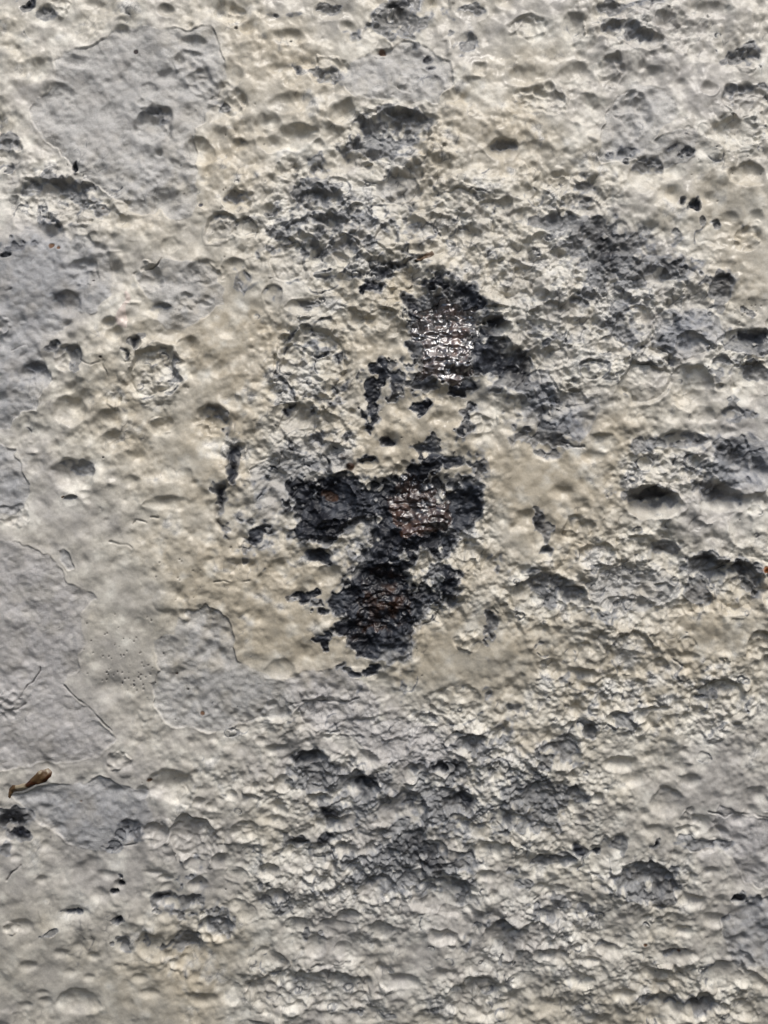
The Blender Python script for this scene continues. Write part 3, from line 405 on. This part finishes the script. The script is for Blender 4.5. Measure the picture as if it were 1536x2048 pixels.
rc = pc + (rc * rkk[..., None] * 1.25 - pc) * np.clip(rkk * 1.5 + .6 * MOT, 0, 1)[..., None]
col = col + (rc - col) * rust[..., None]
# scattered pinholes and rust freckles
for x, y, r, c in ((272,104,5,(.03,.02,.02)),(105,492,7,(.14,.07,.035)),(118,497,5,(.12,.06,.03)),(472,57,4,(.05,.04,.03)),(402,410,4,(.03,.03,.04)),(581,79,4,(.01,.01,.012)),(205,416,4,(.06,.04,.03)),
                   (352,1349,4,(.10,.05,.03)),(405,1428,5,(.12,.06,.03)),(1290,1888,5,(.12,.06,.03)),(1358,1903,5,(.09,.05,.03)),(1532,1138,10,(.20,.07,.02)),(300,1560,5,(.12,.06,.03)),(162,1602,6,(.15,.08,.04)),(1415,735,3,(.03,.02,.02)),(375,1380,3,(.05,.04,.03)),(186,560,3,(.03,.02,.02)),(203,715,3,(.03,.02,.02)),(205,915,3,(.02,.02,.02)),(700,935,12,(.055,.03,.018)),(660,995,14,(.05,.026,.016)),(765,102,7,(.16,.10,.07))):
    s = win(x - 3 * r, x + 3 * r, y - 3 * r, y + 3 * r)
    m = sstep(.35, .65, np.exp(-(((X[s] - x) / r) ** 2 + ((Y[s] - y) / (r * .8)) ** 2)) + .16 * M_FINE[s]); col[s] += (np.array(c, np.float32) - col[s]) * m[..., None]
    H[s] -= 2 * m
rngp = np.random.default_rng(21)
for cx, cy, sx, sy, n in ((250,1310,45,40,46),(260,1360,30,20,20),(480,430,50,60,26),(1500,625,14,14,16),(340,1150,60,30,14),(820,920,60,40,14),(1480,310,40,40,12),(768,1024,500,700,60)):
    for _ in range(n):
        x, y, r = rngp.normal(cx, sx), rngp.normal(cy, sy), rngp.uniform(.8, 1.7)
        s = win(x - 8, x + 8, y - 8, y + 8); m = np.exp(-(((X[s] - x) / r) ** 2 + ((Y[s] - y) / r) ** 2))
        H[s] -= 2.4 * m; col[s] += (primer - col[s]) * (.8 * np.clip(m * 1.4 - .2, 0, 1))[..., None]
val = 1 + .035 * noise(7, 7, 211) + .05 * M_MID + .03 * M_BIG
col = np.clip(col * val[..., None], .004, .9)
gloss = np.clip(.42 + .12 * gmask - .10 * smooth_m * (1 - gmask) + .05 * M_MID, .25, .8)
gloss = gloss + (.46 + .06 * M_FINE - gloss) * dark
gloss = gloss + (.455 + .08 * (1 - rk) + .07 * M_FINE - gloss) * rust
grain = np.clip(.18 + .75 * gmask + .35 * crust_m, 0, 1)

# ------------------------------------------------------------------ base form: a gently curved plate leaning back at the bottom
A_, B_ = -0.05, 0.8                       # slope and curvature of the plate (depth as a function of height)
def place(px, py, h):
    u, v = (px - 768) * S, (1024 - py) * S; k = np.ones_like(u)
    def f(z): return A_ * z + .5 * B_ * z * z
    for _ in range(8): k = 1 + f(np.clip(k * v, -.30, .30)) / DIST
    z = k * v; fp = A_ + B_ * np.clip(z, -.30, .30); n = np.sqrt(1 + fp * fp)
    hh = h * S
    return np.stack([k * u, f(np.clip(z, -.30, .30)) + np.where(abs(z) > .30, (z - np.clip(z, -.30, .30)) * fp, 0) - hh / n, ZC + z + hh * fp / n], -1)
P = place(X.astype(np.float64), Y.astype(np.float64), H.astype(np.float64))
Nrm = np.cross(np.gradient(P, axis=0), np.gradient(P, axis=1)); Nrm /= np.linalg.norm(Nrm, axis=-1, keepdims=True)
if Nrm[NY // 2, NX // 2, 1] > 0: Nrm = -Nrm
P = P.astype(np.float32); Nrm = Nrm.astype(np.float32)

# ------------------------------------------------------------------ materials
def material(name, grain_scale, bump, spec=.5, coat=0.0, ior=1.5):
    m = bpy.data.materials.new(name); m.use_nodes = True; t = m.node_tree; b = t.nodes["Principled BSDF"]; L = t.links.new
    tc = t.nodes.new("ShaderNodeTexCoord")
    def nz(scale, det, rough_=.6):
        n = t.nodes.new("ShaderNodeTexNoise"); n.inputs["Scale"].default_value = scale; n.inputs["Detail"].default_value = det; n.inputs["Roughness"].default_value = rough_
        L(tc.outputs["Object"], n.inputs["Vector"]); return n
    a = t.nodes.new("ShaderNodeAttribute"); a.attribute_name = "coat_colour"
    g = t.nodes.new("ShaderNodeAttribute"); g.attribute_name = "gloss"; q = t.nodes.new("ShaderNodeAttribute"); q.attribute_name = "grain"
    n1, n2 = nz(grain_scale, 3), nz(2600, 2)
    hs = t.nodes.new("ShaderNodeMapRange"); hs.inputs[1].default_value = .3; hs.inputs[2].default_value = .7; hs.inputs[3].default_value = .90; hs.inputs[4].default_value = 1.09
    L(n1.outputs["Fac"], hs.inputs[0])
    mx = t.nodes.new("ShaderNodeVectorMath"); mx.operation = 'SCALE'; L(a.outputs["Color"], mx.inputs[0]); L(hs.outputs[0], mx.inputs["Scale"]); L(mx.outputs[0], b.inputs["Base Color"])
    L(g.outputs["Fac"], b.inputs["Roughness"]); b.inputs["Specular IOR Level"].default_value = spec; b.inputs["IOR"].default_value = ior; b.inputs["Coat Weight"].default_value = coat; b.inputs["Coat Roughness"].default_value = .28
    ad = t.nodes.new("ShaderNodeMath"); ad.operation = 'ADD'; L(n1.outputs["Fac"], ad.inputs[0]); L(n2.outputs["Fac"], ad.inputs[1])
    ml = t.nodes.new("ShaderNodeMath"); ml.operation = 'MULTIPLY'; L(ad.outputs[0], ml.inputs[0]); L(q.outputs["Fac"], ml.inputs[1])
    bp = t.nodes.new("ShaderNodeBump"); bp.inputs["Strength"].default_value = bump; bp.inputs["Distance"].default_value = .0004
    L(ml.outputs[0], bp.inputs["Height"]); L(bp.outputs[0], b.inputs["Normal"])
    return m
M_PAINT = material("weathered_paint", 1300, .5, .35)
M_PRIMER = material("dark_primer", 1500, .6, .35)
M_RUST = [material("wet_rust", 1100, .15, .8, .6, 2.3), material("damp_rust", 1100, .35, .6, .4, 1.9), material("dull_rust", 1100, .5, .5, .15)]

# ------------------------------------------------------------------ split the plate into its parts (faces of the one relief)
col4 = np.concatenate([col, np.ones(X.shape + (1,), np.float32)], -1).reshape(-1, 4)
Pf, Nf, glf, grf = P.reshape(-1, 3), Nrm.reshape(-1, 3), gloss.astype(np.float32).ravel(), grain.astype(np.float32).ravel()
idx = np.arange(NX * NY, dtype=np.int64).reshape(NY, NX)
quads = np.stack([idx[1:, :-1], idx[1:, 1:], idx[:-1, 1:], idx[:-1, :-1]], -1).reshape(-1, 4)
def cellv(a): return a[:-1, :-1]
dark_big = cellv(dark) > .55
inside = (cellv(X) > -20) & (cellv(X) < 1556) & (cellv(Y) > -20) & (cellv(Y) < 2068)
rid = np.zeros((NY - 1, NX - 1), np.int32)                     # 0 = the coat itself
rid = np.where((cellv(GID) >= 0) & inside, 1 + cellv(GID), rid)
keep = np.array([max(e[2], e[3]) >= 10 for e in pits]); pk = cellv(PID)
rid = np.where((pk >= 0) & inside & keep[np.maximum(pk, 0)], 1000 + pk, rid)
rid = np.where(cellv(RID) >= 0, 500 + cellv(RID), rid)
# connected islands of bare primer (some with painted pit shade), the larger ones become parts of their own
def islands(m, min_cells):
    lab = np.where(m, np.arange(m.size).reshape(m.shape) + 1, 0)
    for _ in range(400):
        old = lab.copy()
        for ax in (0, 1):
            for sl_a, sl_b in ((slice(1, None), slice(None, -1)), (slice(None, -1), slice(1, None))):
                a = [slice(None)] * 2; b = [slice(None)] * 2; a[ax] = sl_a; b[ax] = sl_b
                t = np.maximum(lab[tuple(a)], lab[tuple(b)]); lab[tuple(a)] = np.where(m[tuple(a)], t, 0)
        if (old == lab).all(): break
    ids, cnt = np.unique(lab, return_counts=True); out = np.zeros(m.shape, np.int32); n = 0
    for i, c in sorted(zip(ids, cnt), key=lambda e: -e[1]):
        if i and c >= min_cells and n < 90: n += 1; out[lab == i] = n
    return out
isl = islands(dark_big & inside & (rid < 500), 110)
rid = np.where((isl > 0), 700 + isl, rid)
order = np.argsort(rid.ravel(), kind='stable'); rs = rid.ravel()[order]
starts = np.flatnonzero(np.r_[True, rs[1:] != rs[:-1]]); ends = np.r_[starts[1:], len(rs)]
regions = {int(rs[a]): order[a:b] for a, b in zip(starts, ends)}
COLL = sc.collection
def mesh_from(name, fq, mat, lift=None, pos=None, cols=None):
    vs, inv = np.unique(fq, return_inverse=True); inv = inv.reshape(-1).astype(np.int32)
    me = bpy.data.meshes.new(name); nf = len(fq)
    me.vertices.add(len(vs)); me.loops.add(nf * 4); me.polygons.add(nf)
    p = Pf[vs] if pos is None else pos[vs]
    me.vertices.foreach_set("co", np.ascontiguousarray(p, np.float32).ravel())
    me.loops.foreach_set("vertex_index", inv)
    me.polygons.foreach_set("loop_start", np.arange(0, nf * 4, 4, dtype=np.int32))
    me.update(calc_edges=True); me.shade_smooth()
    a = me.attributes.new("coat_colour", 'FLOAT_COLOR', 'POINT'); a.data.foreach_set("color", np.ascontiguousarray((col4 if cols is None else cols)[vs]).ravel())
    a = me.attributes.new("gloss", 'FLOAT', 'POINT'); a.data.foreach_set("value", glf[vs])
    a = me.attributes.new("grain", 'FLOAT', 'POINT'); a.data.foreach_set("value", grf[vs])
    if pos is None:
        me.normals_split_custom_set_from_vertices(Nf[vs])
    me.materials.append(mat)
    o = bpy.data.objects.new(name, me); COLL.objects.link(o); return o
plate = bpy.data.objects.new("steel_plate", None); COLL.objects.link(plate)
plate["label"] = "corroded steel plate under flaking beige and grey paint, pitted all over, with bare rust spots"
plate["category"] = "steel plate"
main = mesh_from("paint_coat", quads[regions[0]], M_PAINT); main.parent = plate
main["label"] = "remaining beige top coat with rounded lumps"
GL = {"pale": "grey undercoat with a grainy orange peel surface", "blue": "bluish grey undercoat laid bare", "mauve": "smooth pale grey area of coat"}
grey_obj = {}
for r in sorted(k for k in regions if 1 <= k < 500):
    o = mesh_from("undercoat_patch", quads[regions[r]], M_PAINT); o.parent = plate; o["label"] = GL[GREY[r - 1][0]]; grey_obj[r - 1] = o
RL = ["uppermost bare rust spot, glittering white and brown", "middle bare rust spot, brown beside black primer", "lowest bare rust spot, nearly black with brown scales"]
rust_obj = {}
for r in sorted(k for k in regions if 500 <= k < 600):
    o = mesh_from("rust_spot", quads[regions[r]], M_RUST[r - 500]); o.parent = plate; o["label"] = RL[r - 500]; rust_obj[r - 500] = o
for r in sorted(k for k in regions if 700 <= k < 1000):
    o = mesh_from("bare_primer", quads[regions[r]], M_PRIMER); o.parent = plate
for r in sorted(k for k in regions if k >= 1000):
    if len(regions[r]) < 30:
        o = mesh_from("corrosion_pit", quads[regions[r]], M_PAINT); o.parent = plate; continue
    x, y = pits[r - 1000][:2]; g = GID[min(NY - 1, np.searchsorted(PY, y)), min(NX - 1, np.searchsorted(PX, x))]
    o = mesh_from("corrosion_pit", quads[regions[r]], M_PAINT); o.parent = grey_obj.get(int(g), plate)
# the plate's edge and back, so that it has thickness
ring = np.concatenate([idx[0, :], idx[1:, -1], idx[-1, -2::-1], idx[-2:0:-1, 0]])
fr = Pf[ring]; bk = fr + np.array([0, .008, 0], np.float32); n = len(ring)
me = bpy.data.meshes.new("plate_back")
me.from_pydata(np.concatenate([fr, bk]).tolist(), [], [(i, (i + 1) % n, n + (i + 1) % n, n + i) for i in range(n)] + [tuple(range(2 * n - 1, n - 1, -1))])
o = bpy.data.objects.new("plate_back", me); COLL.objects.link(o); o.parent = plate
mb = bpy.data.materials.new("raw_steel"); mb.use_nodes = True; b = mb.node_tree.nodes["Principled BSDF"]; b.inputs["Base Color"].default_value = (.12, .10, .09, 1); b.inputs["Roughness"].default_value = .6
nn = mb.node_tree.nodes.new("ShaderNodeTexNoise"); nn.inputs["Scale"].default_value = 60; rp = mb.node_tree.nodes.new("ShaderNodeValToRGB")
rp.color_ramp.elements[0].color = (.06, .045, .04, 1); rp.color_ramp.elements[1].color = (.18, .15, .13, 1)
mb.node_tree.links.new(nn.outputs["Fac"], rp.inputs[0]); mb.node_tree.links.new(rp.outputs[0], b.inputs["Base Color"]); me.materials.append(mb)

# ------------------------------------------------------------------ loose matter stuck to the plate
Hs = H.copy()
def crust(name, sdf_fn, thick, colour_fn, label, cat, mat):
    s, d = sdf_fn; m = d < 0
    hh = H.copy(); dome = thick * np.sqrt(np.clip(-d / 7, 0, 1)) * (1 + .25 * M_FINE[s]) - 1.0
    hh[s] = H[s] + np.where(m, dome, 0)
    c = col4.reshape(NY, NX, 4).copy(); c[s][..., :3] = 0; c[s] = np.concatenate([colour_fn(s, d), np.ones(d.shape + (1,), np.float32)], -1)
    pos = Pf.reshape(NY, NX, 3).copy(); pos[s] = place(X[s].astype(np.float64), Y[s].astype(np.float64), hh[s].astype(np.float64)).astype(np.float32)
    cell = np.zeros((NY - 1, NX - 1), bool); mm = (d < 1.5); ys, xs = s
    cell[ys.start:ys.stop - 1, xs.start:xs.stop - 1] = mm[:-1, :-1] & mm[1:, :-1] & mm[:-1, 1:] & mm[1:, 1:]
    hole = d >= 0; hh[s] = np.where(hole, H[s] - 1.5, hh[s]); pos[s] = place(X[s].astype(np.float64), Y[s].astype(np.float64), hh[s].astype(np.float64)).astype(np.float32)
    o = mesh_from(name, quads[cell.ravel()], mat, pos=pos.reshape(-1, 3), cols=c.reshape(-1, 4))
    o["label"] = label; o["category"] = cat; return o
def sludge_col(s, d):
    base = np.broadcast_to(C(.10, .06, .03), d.shape + (3,)).astype(np.float32)
    base = mix(base, C(.045, .016, .006), sstep(.0, .7, M_MID[s] + .5 * sstep(1545, 1570, Y[s])))  # darker lower side: shade under light from above, put into the colour
    return mix(base, C(.30, .25, .17), sstep(.5, 1.3, M_FINE[s] + .6 * RAG[s] - .5 * sstep(1555, 1568, Y[s])) * .9)
crust("dirt_streak", poly_sdf([(104,1547),(98,1538),(84,1540),(70,1550),(55,1562),(40,1566),(27,1565),(18,1576),(13,1594),(18,1599),(29,1584),(42,1582),(54,1577),(72,1571),(92,1567),(105,1558)], .45), 3.8, sludge_col,
      "brown club-shaped dirt streak stuck to the grey paint at the left edge", "dirt streak", M_PAINT)
crust("rust_crumb", poly_sdf([(122,992),(133,990),(134,994),(128,998),(124,999)], .5), 2.0, lambda s, d: mix(np.broadcast_to(C(.17, .10, .04), d.shape + (3,)).astype(np.float32), C(.05, .03, .02), sstep(0, 1, M_FINE[s])),
      "tiny yellow-brown crumb on the beige paint left of the vertical dark gash", "crumb", M_PAINT)
crust("dry_twig", poly_sdf([(829,523),(836,515),(846,511),(855,504),(863,503),(866,509),(860,516),(849,519),(840,524),(832,528)], .5), 7.0, lambda s, d: mix(np.broadcast_to(C(.12, .08, .05), d.shape + (3,)).astype(np.float32), C(.02, .014, .01), sstep(-.2, .6, M_FINE[s] + .4 * M_MID[s])),
      "small dark brown twig scrap caught above the uppermost rust spot", "twig", M_PAINT)
crust("paint_smear", poly_sdf([(243,582),(252,578),(264,586),(262,600),(254,612),(258,640),(257,658),(244,655),(228,640),(226,625),(236,612),(245,600)], .8), 2.2, lambda s, d: mix(np.broadcast_to(C(.57, .49, .43), d.shape + (3,)).astype(np.float32), C(.48, .40, .35), sstep(0, 1, M_FINE[s])),
      "pinkish cream smear of filler beside the large round pit on the left", "smear", M_PAINT)
